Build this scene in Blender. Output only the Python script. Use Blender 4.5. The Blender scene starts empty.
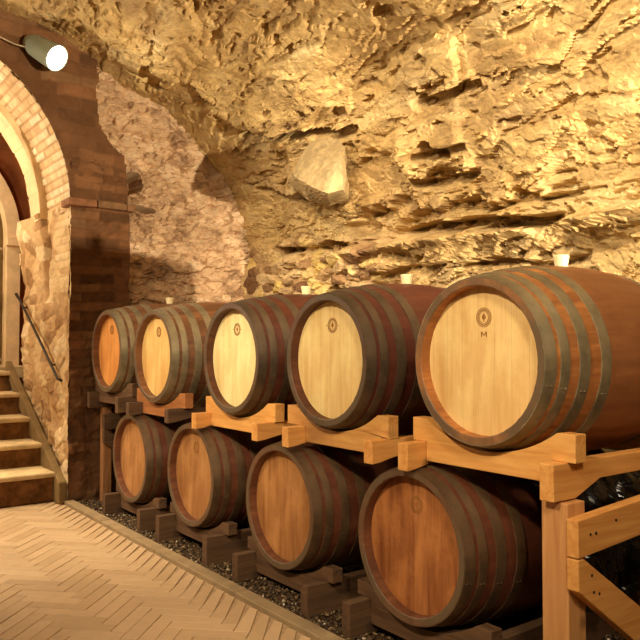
import bpy, bmesh, math, random
import numpy as np
from mathutils import Vector, Matrix

PI = math.pi
S = bpy.context.scene
COL = S.collection

# ------------------------------------------------------------------ camera
F_PX = 742.0
YAW = 0.640                      # from +Y towards +X
PITCH = math.atan(23 / F_PX)
cam_d = bpy.data.cameras.new('camera')
cam_d.sensor_width = 36.0
cam_d.lens = F_PX / 640 * 36.0
cam_d.clip_start = 0.05
cam = bpy.data.objects.new('camera', cam_d)
cam.location = (0, 0, 1.25)
cam.rotation_euler = (PI / 2 + PITCH, 0, -YAW)
COL.objects.link(cam)
S.camera = cam

# ------------------------------------------------------------------ world, exposure
world = bpy.data.worlds.new('cellar_ambient')
S.world = world
world.use_nodes = True
world.node_tree.nodes['Background'].inputs[0].default_value = (1.0, 0.74, 0.48, 1)
world.node_tree.nodes['Background'].inputs[1].default_value = 0.12
S.view_settings.view_transform = 'Standard'
S.view_settings.look = 'None'
S.view_settings.exposure = 0.0
S.view_settings.gamma = 1.0
S.view_settings.use_curve_mapping = False


def lamp(name, kind, loc, target, energy, color, size=0.1, angle=60, blend=0.3):
    d = bpy.data.lights.new(name, kind)
    d.energy = energy
    d.color = color
    if kind == 'SPOT':
        d.spot_size = math.radians(angle)
        d.spot_blend = blend
        d.shadow_soft_size = size
    elif kind == 'AREA':
        d.size = size
    else:
        d.shadow_soft_size = size
    o = bpy.data.objects.new(name, d)
    o.location = loc
    if target is not None:
        o.rotation_euler = (Vector(target) - Vector(loc)).to_track_quat('-Z', 'Y').to_euler()
    COL.objects.link(o)
    return o


WARM = (1.0, 0.83, 0.58)
# far low wash behind the near end of the rack: casts the shadow of barrels and added blocker on the end wall
lamp('wash_light', 'SPOT', (3.09, -3.0, 1.0), (3.1, 6.0, 2.3), 3100, WARM, 0.05, 50, 0.4)
# ceiling lamps over the walkway, two of the spots added as fill
lamp('rock_light', 'SPOT', (1.25, 1.1, 3.5), (3.5, 3.0, 2.25), 420, WARM, 0.04, 68, 0.5)
lamp('rock_light', 'SPOT', (0.9, 3.0, 3.5), (3.4, 4.5, 2.2), 210, WARM, 0.04, 42, 0.5)  # added fill spot to brighten the dim far rock
lamp('barrel_light', 'SPOT', (-1.1, 1.1, 3.3), (2.3, 2.8, 1.45), 480, WARM, 0.10, 62, 0.7)
lamp('barrel_light', 'SPOT', (-0.9, 3.4, 3.3), (2.2, 4.2, 1.25), 360, WARM, 0.08, 48, 0.7)
lamp('near_fill_light', 'SPOT', (0.3, -0.6, 3.0), (2.4, 2.4, 1.0), 270, WARM, 0.25, 60, 0.8)  # added soft fill for the near barrel sides, no known fixture
# lamp inside the stair passage
lamp('passage_light', 'POINT', (0.45, 6.35, 2.35), None, 78, (1.0, 0.86, 0.62), 0.08)
lamp('floor_boost_light', 'SPOT', (0.35, 5.75, 3.1), (0.95, 5.35, 0.0), 420, (1.0, 0.84, 0.58), 0.06, 62, 0.9)  # added spot boosting the bright floor before the stairs
lamp('landing_light', 'POINT', (0.6, 7.5, 2.9), None, 80, (1.0, 0.84, 0.6), 0.1)

# ------------------------------------------------------------------ tagging helpers
def tag(o, label=None, cat=None, group=None, kind=None):
    if label: o['label'] = label
    if cat: o['category'] = cat
    if group: o['group'] = group
    if kind: o['kind'] = kind
    return o


def empty(name, loc=(0, 0, 0), rz=0.0):
    o = bpy.data.objects.new(name, None)
    o.empty_display_size = 0.1
    o.location = loc
    o.rotation_euler = (0, 0, rz)
    COL.objects.link(o)
    return o


def link_bm(name, bm, mat, parent=None, smooth=False, loc=None):
    me = bpy.data.meshes.new(name)
    bmesh.ops.recalc_face_normals(bm, faces=bm.faces)
    bm.to_mesh(me)
    bm.free()
    if smooth:
        for p in me.polygons: p.use_smooth = True
    me.materials.append(mat)
    o = bpy.data.objects.new(name, me)
    COL.objects.link(o)
    if parent: o.parent = parent
    if loc: o.location = loc
    return o


def bevel(bm, w, seg=2):
    if w > 0:
        bmesh.ops.bevel(bm, geom=[e for e in bm.edges if len(e.link_faces) == 2 and e.calc_face_angle(0) > 0.4],
                        offset=w, segments=seg, affect='EDGES', profile=0.5)


def bm_box(x0, x1, y0, y1, z0, z1, bw=0.004):
    bm = bmesh.new()
    bmesh.ops.create_cube(bm, size=1)
    for v in bm.verts:
        v.co = Vector(((x0 + x1) / 2 + v.co.x * (x1 - x0), (y0 + y1) / 2 + v.co.y * (y1 - y0), (z0 + z1) / 2 + v.co.z * (z1 - z0)))
    bevel(bm, bw)
    return bm


def bm_prism(pts, axis, a0, a1, bw=0.003):
    """pts: polygon in the plane across `axis`; 'x' -> (y,z), 'y' -> (x,z)"""
    bm = bmesh.new()
    def mk(p, a): return (a, p[0], p[1]) if axis == 'x' else (p[0], a, p[1])
    A = [bm.verts.new(mk(p, a0)) for p in pts]
    B = [bm.verts.new(mk(p, a1)) for p in pts]
    bm.faces.new(A); bm.faces.new(B[::-1])
    n = len(pts)
    for i in range(n):
        bm.faces.new((A[i], B[i], B[(i + 1) % n], A[(i + 1) % n]))
    bmesh.ops.recalc_face_normals(bm, faces=bm.faces)
    bevel(bm, bw)
    return bm


def bm_lathe(profile, n=96, radial=None):
    """profile: list of (x, r) closed loop revolved about the X axis; radial(theta,i) multiplies r"""
    bm = bmesh.new()
    rings = []
    for i, (x, r) in enumerate(profile):
        ring = []
        for k in range(n):
            t = 2 * PI * k / n
            rr = r + (radial(k, i) if radial else 0)
            ring.append(bm.verts.new((x, rr * math.cos(t), rr * math.sin(t))))
        rings.append(ring)
    m = len(profile)
    for i in range(m):
        a, b = rings[i], rings[(i + 1) % m]
        for k in range(n):
            bm.faces.new((a[k], a[(k + 1) % n], b[(k + 1) % n], b[k]))
    return bm


def bm_tube(path, r, n=8, bm=None):
    bm = bm or bmesh.new()
    pts = [Vector(p) for p in path]
    prev = None
    up = Vector((0.13, 0.27, 1)).normalized()
    for i, p in enumerate(pts):
        d = (pts[min(i + 1, len(pts) - 1)] - pts[max(i - 1, 0)]).normalized()
        a = d.cross(up)
        if a.length < 1e-3: a = d.cross(Vector((1, 0, 0)))
        a.normalize(); b = d.cross(a)
        ring = [bm.verts.new(p + r * (math.cos(2 * PI * k / n) * a + math.sin(2 * PI * k / n) * b)) for k in range(n)]
        if prev:
            for k in range(n): bm.faces.new((prev[k], prev[(k + 1) % n], ring[(k + 1) % n], ring[k]))
        else:
            bm.faces.new(ring[::-1])
        prev = ring
    bm.faces.new(prev)
    return bm

# ------------------------------------------------------------------ materials
def sr(r, g, b):
    f = lambda c: ((c / 255 + 0.055) / 1.055) ** 2.4 if c > 10 else c / 255 / 12.92
    return (f(r), f(g), f(b), 1)


class NT:
    def __init__(self, name, rough=0.8, metal=0.0, spec=0.3):
        self.m = bpy.data.materials.new(name)
        self.m.use_nodes = True
        self.t = self.m.node_tree
        self.b = self.t.nodes['Principled BSDF']
        self.b.inputs['Roughness'].default_value = rough
        self.b.inputs['Metallic'].default_value = metal
        self.b.inputs['Specular IOR Level'].default_value = spec

    def n(self, typ, **kw):
        x = self.t.nodes.new(typ)
        for k, v in kw.items():
            if isinstance(k, str) and hasattr(x, k): setattr(x, k, v)
            else: x.inputs[k.replace('_', ' ')].default_value = v
        return x

    def l(self, a, b): self.t.links.new(a, b)

    def coord(self, scale=(1, 1, 1), which='Object', rot=(0, 0, 0)):
        tc = self.n('ShaderNodeTexCoord')
        mp = self.n('ShaderNodeMapping')
        mp.inputs['Scale'].default_value = scale
        mp.inputs['Rotation'].default_value = rot
        self.l(tc.outputs[which], mp.inputs[0])
        return mp.outputs[0]

    def noise(self, vec, scale, detail=5, rough=0.6, dist=0.0):
        x = self.n('ShaderNodeTexNoise')
        x.inputs['Scale'].default_value = scale
        x.inputs['Detail'].default_value = detail
        x.inputs['Roughness'].default_value = rough
        x.inputs['Distortion'].default_value = dist
        self.l(vec, x.inputs['Vector'])
        return x.outputs['Fac']

    def ramp(self, fac, stops):
        x = self.n('ShaderNodeValToRGB')
        e = x.color_ramp.elements
        while len(e) < len(stops): e.new(0.5)
        for el, (p, c) in zip(e, stops):
            el.position = p
            el.color = c
        self.l(fac, x.inputs[0])
        return x.outputs[0]

    def mix(self, fac, a, b, mode='MIX'):
        x = self.n('ShaderNodeMix')
        x.data_type = 'RGBA'
        x.blend_type = mode
        for s, v in ((x.inputs[0], fac), (x.inputs[6], a), (x.inputs[7], b)):
            if isinstance(v, (int, float, tuple)): s.default_value = v
            else: self.l(v, s)
        return x.outputs[2]

    def math(self, op, a, b=0.0, c=0.0):
        x = self.n('ShaderNodeMath')
        x.operation = op
        for s, v in zip(x.inputs, (a, b, c)):
            if isinstance(v, (int, float)): s.default_value = v
            else: self.l(v, s)
        return x.outputs[0]

    def attr(self, name, out='Fac'):
        x = self.n('ShaderNodeAttribute')
        x.attribute_name = name
        return x.outputs[out]

    def bump(self, h, strength=0.4, dist=0.01):
        x = self.n('ShaderNodeBump')
        x.inputs['Strength'].default_value = strength
        x.inputs['Distance'].default_value = dist
        self.l(h, x.inputs['Height'])
        self.l(x.outputs[0], self.b.inputs['Normal'])

    def col(self, c):
        if isinstance(c, tuple): self.b.inputs['Base Color'].default_value = c
        else: self.l(c, self.b.inputs['Base Color'])
        return self.m


def W(v): return (v, v, v, 1)


def mat_rock():
    t = NT('ochre_rock', 0.9, spec=0.15)
    v = t.coord()
    st = t.coord(scale=(1, 0.45, 2.2), rot=(0.12, 0, 0))
    n1 = t.noise(st, 1.6, 8, 0.62, 0.4)
    base = t.ramp(n1, [(0.28, sr(164, 130, 86)), (0.42, sr(208, 174, 114)), (0.55, sr(224, 192, 130)), (0.72, sr(238, 214, 160))])
    n2 = t.noise(v, 0.9, 6, 0.6, 0.6)
    stain = t.ramp(n2, [(0.50, W(0)), (0.66, W(1))])
    c = t.mix(t.math('MULTIPLY', stain, 0.55), base, sr(148, 112, 84))
    n3 = t.noise(st, 6, 8, 0.7, 0.3)
    c = t.mix(t.math('MULTIPLY', t.ramp(n3, [(0.52, W(0)), (0.64, W(1))]), 0.5), c, sr(122, 86, 52))
    n4 = t.noise(v, 3.3, 7, 0.7)
    c = t.mix(t.math('MULTIPLY', t.ramp(n4, [(0.60, W(0)), (0.68, W(1))]), 0.55), c, sr(240, 222, 176))
    c = t.mix(0.35, c, t.ramp(t.attr('cell'), [(0.0, sr(146, 116, 80)), (0.5, sr(206, 174, 116)), (1.0, sr(230, 208, 160))]))
    c = t.mix(t.attr('rubble'), c, t.ramp(t.attr('cell'), [(0.0, sr(120, 86, 60)), (0.3, sr(178, 142, 100)), (0.6, sr(216, 186, 138)), (1.0, sr(226, 196, 120))]))
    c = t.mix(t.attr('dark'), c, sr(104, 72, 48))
    n5 = t.noise(st, 9, 10, 0.72, 0.8)
    c = t.mix(t.math('MULTIPLY', t.ramp(n5, [(0.56, W(0)), (0.60, W(1)), (0.66, W(0.6)), (0.72, W(1))]), 0.45), c, sr(134, 100, 64))
    n6 = t.noise(v, 30, 8, 0.75, 0.2)
    c = t.mix(0.55, c, t.ramp(n6, [(0.36, W(0.45)), (0.52, W(0.95)), (0.7, W(1.0))]), 'MULTIPLY')
    h = t.math('ADD', t.noise(st, 14, 10, 0.75), t.math('MULTIPLY', n6, 0.5))
    t.bump(h, 0.75, 0.014)
    return t.col(c)


def mat_masonry(name, stops, mortar, bumpd=0.012, rough=0.9, seedscale=1.0):
    t = NT(name, rough, spec=0.15)
    v = t.coord()
    c = t.ramp(t.attr('cell'), stops)
    n = t.noise(v, 9 * seedscale, 8, 0.7, 0.3)
    c = t.mix(0.5, c, t.ramp(n, [(0.3, W(0.35)), (0.62, W(1.0))]), 'MULTIPLY')
    n2 = t.noise(v, 2.2, 6, 0.65)
    c = t.mix(t.math('MULTIPLY', t.ramp(n2, [(0.48, W(0)), (0.62, W(1))]), 0.6), c, mortar)
    c = t.mix(t.attr('joint'), c, mortar)
    t.bump(t.math('ADD', n, t.math('MULTIPLY', t.noise(v, 60, 6, 0.7), 0.4)), 0.7, bumpd)
    return t.col(c)


def mat_wood(name, light, dark, rough=0.6, axis='x', knots=0.0, spec=0.3, stain=None):
    t = NT(name, rough, spec=spec)
    sc = {'x': (0.7, 9, 9), 'y': (9, 0.7, 9), 'z': (9, 9, 0.7)}[axis]
    v = t.coord(sc)
    n = t.noise(v, 3.0, 8, 0.65, 1.2)
    c = t.ramp(n, [(0.3, dark), (0.66, light)])
    o = t.coord()
    if knots:
        vo = t.n('ShaderNodeTexVoronoi')
        vo.inputs['Scale'].default_value = 3.2
        t.l(o, vo.inputs['Vector'])
        k = t.ramp(vo.outputs['Distance'], [(0.05, W(1)), (0.12, W(0))])
        c = t.mix(t.math('MULTIPLY', k, knots), c, tuple(x * 0.35 for x in dark[:3]) + (1,))
    if stain:
        c = t.mix(t.math('MULTIPLY', t.ramp(t.noise(o, 2.6, 5, 0.6), [(0.45, W(0)), (0.65, W(1))]), 0.75), c, stain)
    t.bump(n, 0.25, 0.004)
    return t.col(c)


def mat_stave(name, light, dark, band=None, nst=26, b0=0.02):
    """barrel staves: grain along local X, a tone of its own for each stave"""
    t = NT(name, 0.5, spec=0.35)
    tc = t.n('ShaderNodeTexCoord')
    sp = t.n('ShaderNodeSeparateXYZ')
    t.l(tc.outputs['Object'], sp.inputs[0])
    ang = t.math('ARCTAN2', sp.outputs[2], sp.outputs[1])
    idx = t.math('FLOOR', t.math('MULTIPLY', t.math('ADD', ang, PI), nst / (2 * PI)))
    wn = t.n('ShaderNodeTexWhiteNoise')
    wn.noise_dimensions = '1D'
    t.l(idx, wn.inputs['W'])
    v = t.coord((0.8, 8, 8))
    n = t.noise(v, 3.2, 8, 0.65, 0.6)
    c = t.ramp(n, [(0.3, dark), (0.7, light)])
    c = t.mix(0.55, c, t.ramp(wn.outputs['Value'], [(0, W(0.45)), (1, W(1.0))]), 'MULTIPLY')
    if band:
        k = t.ramp(sp.outputs[0], [(0.0, W(0)), (b0, W(0)), (b0 + 0.04, W(1)), (0.99, W(1))])
        k = t.math('MULTIPLY', k, t.ramp(t.noise(t.coord((2, 1, 1)), 2.0, 5, 0.6), [(0.25, W(0.35)), (0.5, W(1))]))
        c = t.mix(k, c, t.mix(0.35, band, c))
    o = t.coord()
    lip = t.math('LESS_THAN', sp.outputs[0], 0.0028)
    c = t.mix(t.math('MULTIPLY', lip, t.ramp(t.noise(o, 2.2, 4, 0.6), [(0.4, W(0.35)), (0.55, W(0.95))])), c, sr(98, 80, 58))
    c = t.mix(t.math('MULTIPLY', t.ramp(t.noise(o, 5, 6, 0.7), [(0.5, W(0)), (0.7, W(1))]), 0.35), c, tuple(x * 0.4 for x in dark[:3]) + (1,))
    t.bump(n, 0.25, 0.003)
    return t.col(c)


def mat_head(name, light, dark, tint, seed):
    """vertical planks of a barrel head"""
    t = NT(name, 0.55, spec=0.25)
    tc = t.n('ShaderNodeTexCoord')
    sp = t.n('ShaderNodeSeparateXYZ')
    t.l(tc.outputs['Object'], sp.inputs[0])
    y = t.math('MULTIPLY', t.math('ADD', sp.outputs[1], 0.27 + 0.013 * (seed % 4)), 1 / 0.076)
    idx = t.math('ADD', t.math('FLOOR', y), seed * 7.3)
    wn = t.n('ShaderNodeTexWhiteNoise')
    wn.noise_dimensions = '1D'
    t.l(idx, wn.inputs['W'])
    v = t.coord((1, 9, 0.9))
    n = t.noise(v, 3.0, 8, 0.6, 0.5)
    c = t.ramp(n, [(0.3, dark), (0.68, light)])
    c = t.mix(0.6, c, t.ramp(wn.outputs['Value'], [(0, tint), (1, W(1.0))]), 'MULTIPLY')
    o = t.coord()
    c = t.mix(t.math('MULTIPLY', t.ramp(t.noise(o, 4.5 + seed * 0.21, 6, 0.65), [(0.46, W(0)), (0.68, W(1))]), 0.4), c, tuple(min(1, x * 1.3) for x in light[:3]) + (1,))
    fr = t.math('FRACT', y)
    seam = t.math('LESS_THAN', fr, 0.03)
    c = t.mix(t.math('MULTIPLY', seam, 0.25), c, tuple(x * 0.3 for x in dark[:3]) + (1,))
    t.bump(t.math('ADD', t.math('MULTIPLY', seam, -1.5), n), 0.3, 0.003)
    return t.col(c)


def mat_plain(name, c, rough=0.7, metal=0.0, var=0.15, scale=20, bumpd=0.002, spec=0.3):
    t = NT(name, rough, metal, spec)
    n = t.noise(t.coord(), scale, 6, 0.65)
    lo = tuple(x * (1 - 2 * var) for x in c[:3]) + (1,)
    hi = tuple(min(1, x * (1 + var)) for x in c[:3]) + (1,)
    t.bump(n, 0.3, bumpd)
    return t.col(t.ramp(n, [(0.3, lo), (0.7, hi)]))


M = {}
M['rock'] = mat_rock()
M['boulder'] = mat_plain('pale_limestone', sr(188, 164, 120), 0.9, 0, 0.24, 9, 0.05, 0.1)
M['rubble'] = mat_masonry('pinkish_rubble_masonry', [(0, sr(142, 108, 78)), (0.3, sr(190, 156, 120)), (0.6, sr(216, 184, 146)), (1, sr(232, 204, 168))], sr(210, 176, 138))
M['darkbrick'] = mat_masonry('red_brown_brick', [(0, sr(96, 66, 42)), (0.4, sr(116, 80, 52)), (0.75, sr(134, 92, 60)), (1, sr(134, 100, 68))], sr(106, 74, 48))
M['reveal'] = mat_masonry('buff_reveal_masonry', [(0, sr(150, 110, 72)), (0.4, sr(196, 156, 108)), (0.8, sr(220, 188, 140)), (1, sr(232, 206, 164))], sr(206, 172, 126))
M['archbrick'] = mat_masonry('pale_arch_brick', [(0, sr(214, 176, 130)), (0.5, sr(230, 200, 154)), (1, sr(242, 222, 184))], sr(176, 136, 94))
M['plaster'] = mat_plain('cream_plaster', sr(228, 198, 152), 0.9, 0, 0.12, 5, 0.01, 0.1)
M['darkplaster'] = mat_plain('brown_plaster_vault_shade', sr(130, 78, 44), 0.9, 0, 0.2, 4, 0.01, 0.1)  # brown landing walls; on the vault the tone stands in for missing light
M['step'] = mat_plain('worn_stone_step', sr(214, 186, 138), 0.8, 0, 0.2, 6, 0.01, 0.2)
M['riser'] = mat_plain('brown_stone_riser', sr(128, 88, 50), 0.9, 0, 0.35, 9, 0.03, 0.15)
M['kerb'] = mat_plain('grey_stone_kerb', sr(156, 132, 98), 0.8, 0, 0.15, 8, 0.005, 0.2)
M['ground'] = mat_plain('dark_gravel_bed', sr(84, 62, 42), 0.95, 0, 0.3, 30, 0.02, 0.1)
t = NT('gravel_pebbles', 0.75, spec=0.3)
M['gravel'] = t.col(t.ramp(t.attr('cell'), [(0, sr(50, 38, 26)), (0.6, sr(96, 74, 50)), (0.92, sr(140, 114, 78)), (1, sr(220, 204, 178))]))
t = NT('terracotta_paving', 0.55, spec=0.35)
v = t.coord()
nn = t.noise(v, 14, 8, 0.7)
c = t.ramp(t.attr('cell'), [(0, sr(190, 158, 118)), (0.5, sr(200, 168, 128)), (1, sr(210, 178, 138))])
c = t.mix(0.45, c, t.ramp(nn, [(0.3, W(0.75)), (0.65, W(1))]), 'MULTIPLY')
c = t.mix(t.math('MULTIPLY', t.ramp(t.noise(v, 1.4, 5, 0.6), [(0.4, W(0)), (0.65, W(1))]), 0.3), c, sr(160, 134, 104))
t.bump(nn, 0.4, 0.004)
M['paver'] = t.col(c)
M['grout'] = mat_plain('paving_grout', sr(176, 146, 110), 0.9)
M['pine'] = mat_wood('pine_timber_along', sr(226, 166, 92), sr(196, 128, 62), 0.55, 'x', 0.8)
M['pine_y'] = mat_wood('pine_timber_across', sr(230, 172, 96), sr(204, 138, 68), 0.55, 'y', 0.6)
M['pine_z'] = mat_wood('pine_timber_upright', sr(206, 150, 92), sr(178, 120, 70), 0.6, 'z', 0.8)
M['pine_y_stained'] = mat_wood('stained_pine_across', sr(218, 164, 92), sr(190, 126, 64), 0.6, 'y', 0.7, stain=sr(146, 100, 56))
M['pine_y_brown'] = mat_wood('brown_pine_across', sr(178, 116, 66), sr(138, 84, 46), 0.6, 'y', 0.5)
M['old'] = mat_wood('aged_timber_along', sr(104, 76, 50), sr(70, 48, 32), 0.75, 'x', 0.5)
M['old_y'] = mat_wood('aged_timber_across', sr(108, 78, 52), sr(74, 50, 32), 0.75, 'y', 0.5)
M['oldpost'] = mat_wood('aged_timber_upright', sr(168, 118, 74), sr(126, 82, 50), 0.75, 'z', 0.4)
M['hoop'] = mat_plain('dull_galvanised_hoop', sr(148, 132, 100), 0.5, 0.35, 0.3, 5, 0.002, 0.5)
M['hoop_brown'] = mat_plain('rusty_brown_hoop', sr(108, 82, 56), 0.5, 0.3, 0.3, 5, 0.002, 0.5)
M['hoop_dark'] = mat_plain('dark_iron_hoop', sr(96, 78, 58), 0.5, 0.35, 0.3, 5, 0.002, 0.5)
M['rim_wood'] = mat_plain('reddish_chime_wood', sr(150, 84, 44), 0.6, 0, 0.25, 9, 0.003, 0.3)
M['bung'] = mat_plain('cream_silicone', sr(240, 222, 172), 0.5, 0, 0.03, 12, 0.001, 0.4)
M['ink'] = mat_plain('burnt_brown_ink', sr(150, 100, 48), 0.8, 0, 0.1, 40)
M['iron'] = mat_plain('dark_wrought_iron', sr(60, 50, 42), 0.5, 0.6, 0.1)
M['white_iron'] = mat_plain('white_painted_iron', sr(235, 225, 205), 0.5, 0, 0.05)
M['cable'] = mat_plain('pale_grey_cable', sr(180, 160, 130), 0.6)
t = NT('black_plastic_sheet', 0.22, spec=0.6)
M['bag'] = t.col(sr(24, 22, 20))
M['housing'] = mat_plain('pale_green_grey_lamp_housing', sr(150, 160, 140), 0.35, 0.1, 0.05, 10, 0.001, 0.5)
t = NT('lit_lamp_glass')
t.b.inputs['Emission Color'].default_value = (1, 0.93, 0.72, 1)
t.b.inputs['Emission Strength'].default_value = 20
M['glow'] = t.col(sr(255, 240, 200))

# ------------------------------------------------------------------ numpy noise
def hsh(i, j, s):
    x = np.sin(i * 127.1 + j * 311.7 + s * 74.7) * 43758.5453
    return x - np.floor(x)


def vnoise(u, v, s=0):
    i, j = np.floor(u), np.floor(v)
    a, b = u - i, v - j
    a = a * a * (3 - 2 * a); b = b * b * (3 - 2 * b)
    return (hsh(i, j, s) * (1 - a) + hsh(i + 1, j, s) * a) * (1 - b) + (hsh(i, j + 1, s) * (1 - a) + hsh(i + 1, j + 1, s) * a) * b


def fbm(u, v, s=0, o=5, g=0.5):
    r = 0; a = 1; tot = 0
    for k in range(o):
        r = r + a * (vnoise(u * 2 ** k, v * 2 ** k, s + k * 13) - 0.5); tot += a; a *= g
    return r / tot * 2


def worley(u, v, s=0, jit=0.9):
    i, j = np.floor(u), np.floor(v)
    f1 = np.full(u.shape, 9.0); f2 = np.full(u.shape, 9.0)
    ci = np.zeros(u.shape); cj = np.zeros(u.shape); du = np.zeros(u.shape); dv = np.zeros(u.shape)
    for a in (-1, 0, 1):
        for b in (-1, 0, 1):
            x = i + a + 0.5 + (hsh(i + a, j + b, s) - 0.5) * jit
            y = j + b + 0.5 + (hsh(i + a, j + b, s + 5) - 0.5) * jit
            d = np.hypot(u - x, v - y)
            n = d < f1
            f2 = np.where(n, f1, np.minimum(f2, d))
            f1 = np.where(n, d, f1)
            ci = np.where(n, i + a, ci); cj = np.where(n, j + b, cj)
            du = np.where(n, u - x, du); dv = np.where(n, v - y, dv)
    return f1, f2, ci, cj, du, dv


def facet(u, v, s, tilt=0.8, crack=0.25, cw=0.08):
    f1, f2, ci, cj, du, dv = worley(u, v, s)
    h = (hsh(ci, cj, s + 9) - 0.5) + tilt * ((hsh(ci, cj, s + 11) - 0.5) * du + (hsh(ci, cj, s + 17) - 0.5) * dv) * 2
    h = h - crack * np.exp(-(f2 - f1) / cw)
    return h, hsh(ci, cj, s + 23)


def bricks(u, v, L, H, s=0, g=0.008):
    """running-bond: returns joint mask 0..1, per brick random"""
    row = np.floor(v / H)
    uu = u / L + np.where(row % 2 == 0, 0.0, 0.5) + (hsh(row, row * 0, s) - 0.5) * 0.25
    c = np.floor(uu)
    fu = (uu - c) * L; fv = v - row * H
    d = np.minimum(np.minimum(fu, L - fu), np.minimum(fv, H - fv))
    return 1 - np.clip((d - g * 0.4) / (g * 0.8), 0, 1), hsh(c, row, s + 3)


def grid_mesh(name, P, mat, attrs=None, flip=False, smooth=True, kind='structure', mask=None):
    """P: (nu,nv,3) array of points"""
    nu, nv = P.shape[:2]
    idx = np.arange(nu * nv).reshape(nu, nv)
    q = np.stack([idx[:-1, :-1], idx[1:, :-1], idx[1:, 1:], idx[:-1, 1:]], -1)
    if mask is not None: q = q[mask[:-1, :-1] & mask[1:, :-1] & mask[1:, 1:] & mask[:-1, 1:]]
    q = q.reshape(-1, 4)
    if flip: q = q[:, ::-1]
    me = bpy.data.meshes.new(name)
    used = np.unique(q)
    remap = np.zeros(nu * nv, int); remap[used] = np.arange(len(used))
    q = remap[q]
    V = P.reshape(-1, 3)[used]
    me.vertices.add(len(V)); me.vertices.foreach_set('co', V.ravel())
    me.loops.add(q.size); me.loops.foreach_set('vertex_index', q.ravel())
    me.polygons.add(len(q))
    me.polygons.foreach_set('loop_start', np.arange(0, q.size, 4))
    me.update(calc_edges=True)
    me.polygons.foreach_set('use_smooth', np.full(len(q), smooth))
    for k, a in (attrs or {}).items():
        at = me.attributes.new(k, 'FLOAT', 'POINT')
        at.data.foreach_set('value', np.asarray(a, float).reshape(-1)[used])
    me.materials.append(mat)
    o = bpy.data.objects.new(name, me)
    COL.objects.link(o)
    if kind: o['kind'] = kind
    return o


def sstep(x, a, b):
    t = np.clip((x - a) / (b - a), 0, 1)
    return t * t * (3 - 2 * t)

# ------------------------------------------------------------------ rock wall and vault
prof = np.array([(3.66, 0.0), (3.62, 0.8), (3.60, 1.4), (3.58, 1.9), (3.53, 2.3), (3.42, 2.65), (3.22, 2.98),
                 (2.95, 3.22), (2.62, 3.40), (2.15, 3.56), (1.6, 3.72), (0.9, 3.84), (0.0, 3.9), (-1.2, 3.86)])
seg = np.r_[0, np.cumsum(np.hypot(*np.diff(prof, axis=0).T))]
Ltot = seg[-1]
DS = 0.011
ns = int(Ltot / DS * 0.86)
sv = np.linspace(0.0, Ltot, int(Ltot / 0.0115))
# smooth profile by averaging
fine = np.linspace(0, Ltot, 800)
px_ = np.interp(fine, seg, prof[:, 0]); pz_ = np.interp(fine, seg, prof[:, 1])
ker = np.ones(41) / 41
pxs = np.convolve(np.pad(px_, 20, 'edge'), ker, 'valid'); pzs = np.convolve(np.pad(pz_, 20, 'edge'), ker, 'valid')
yv = np.linspace(0.0, 6.12, 560)
Yg, Sg = np.meshgrid(yv, sv, indexing='ij')
X0 = np.interp(Sg, fine, pxs); Z0 = np.interp(Sg, fine, pzs)
tx = np.interp(Sg, fine, np.gradient(pxs, fine)); tz = np.interp(Sg, fine, np.gradient(pzs, fine))
nl = np.hypot(tx, tz)
nx, nz = -tz / nl, tx / nl            # inward normal (towards the room)
# warped coordinates, strata dip slightly
wu = Yg + 0.18 * fbm(Yg * 1.3, Sg * 1.3, 3) + 0.05 * fbm(Yg * 5, Sg * 5, 31)
wv = Sg + 0.14 * Yg * 0.3 + 0.14 * fbm(Yg * 1.1, Sg * 1.6, 7) + 0.04 * fbm(Yg * 6, Sg * 6, 37)
up = sstep(Z0, 2.0, 2.7)              # calmer towards the vault
rough = 1 - 0.45 * sstep(Z0, 2.9, 3.3)
h1, c1 = facet(wu / 0.75, wv / 0.30, 41, 0.9, 0.15)
h2, c2 = facet(wu / 0.30, wv / 0.115, 43, 1.0, 0.25)
h3, c3 = facet(wu / 0.11, wv / 0.055, 47, 1.0, 0.2)
rub = sstep(Yg + 0.5 * fbm(Yg, Sg, 61), 3.9, 4.5) * (1 - sstep(Z0 + 0.25 * fbm(Yg * 2, Sg * 2, 62), 1.95, 2.2))
low = 1 - sstep(Z0 + 0.1 * fbm(Yg * 2, Sg * 2, 63), 1.9, 2.6)
def terrace(n, k, w=0.7):
    t = n * k
    f = t - np.floor(t)
    return (np.floor(t) + sstep(f, w, 1.0)) / k


H = 0.13 * fbm(Yg * 0.8, Sg * 0.9, 11, 4) + 0.05 * h1 * rough + (0.010 + 0.04 * low) * h2 * rough + (0.003 + 0.014 * low) * h3
n1 = fbm(wu * 0.9, wv * 2.4, 111, 6, 0.55)
n2 = fbm(wu * 2.4, wv * 5.0, 113, 5, 0.6)
H = H + 0.15 * terrace(n1, 5, 0.93) + 0.032 * terrace(n2, 4, 0.9) * (0.6 + 0.8 * low) + 0.006 * fbm(Yg * 7, wv * 16, 19, 5, 0.6)
# small sharp pits
for (su, sv_, sd, dp, th) in ((0.17, 0.08, 121, 0.03, 0.88), (0.36, 0.13, 125, 0.05, 0.88), (0.08, 0.045, 129, 0.014, 0.88)):
    f1, f2, ci, cj, _, _ = worley(wu / su, wv / sv_, sd)
    on = hsh(ci, cj, sd + 2) > th
    H = H - dp * on * (1 - sstep(f1 + 0.35 * fbm(Yg * 16, Sg * 22, sd + 3, 4), 0.18, 0.34))
# rubble stones near the end wall
h4, c4 = facet(Yg / 0.15 + 0.4 * fbm(Yg * 3, Sg * 3, 71), Sg / 0.085, 73, 0.9, 0.6, 0.12)
H = H * (1 - 0.6 * rub) + rub * 0.075 * h4
warp = 0.10 * fbm(Yg * 4, Sg * 4, 81, 4) + 0.05 * fbm(Yg * 14, Sg * 14, 83, 3)


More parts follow.
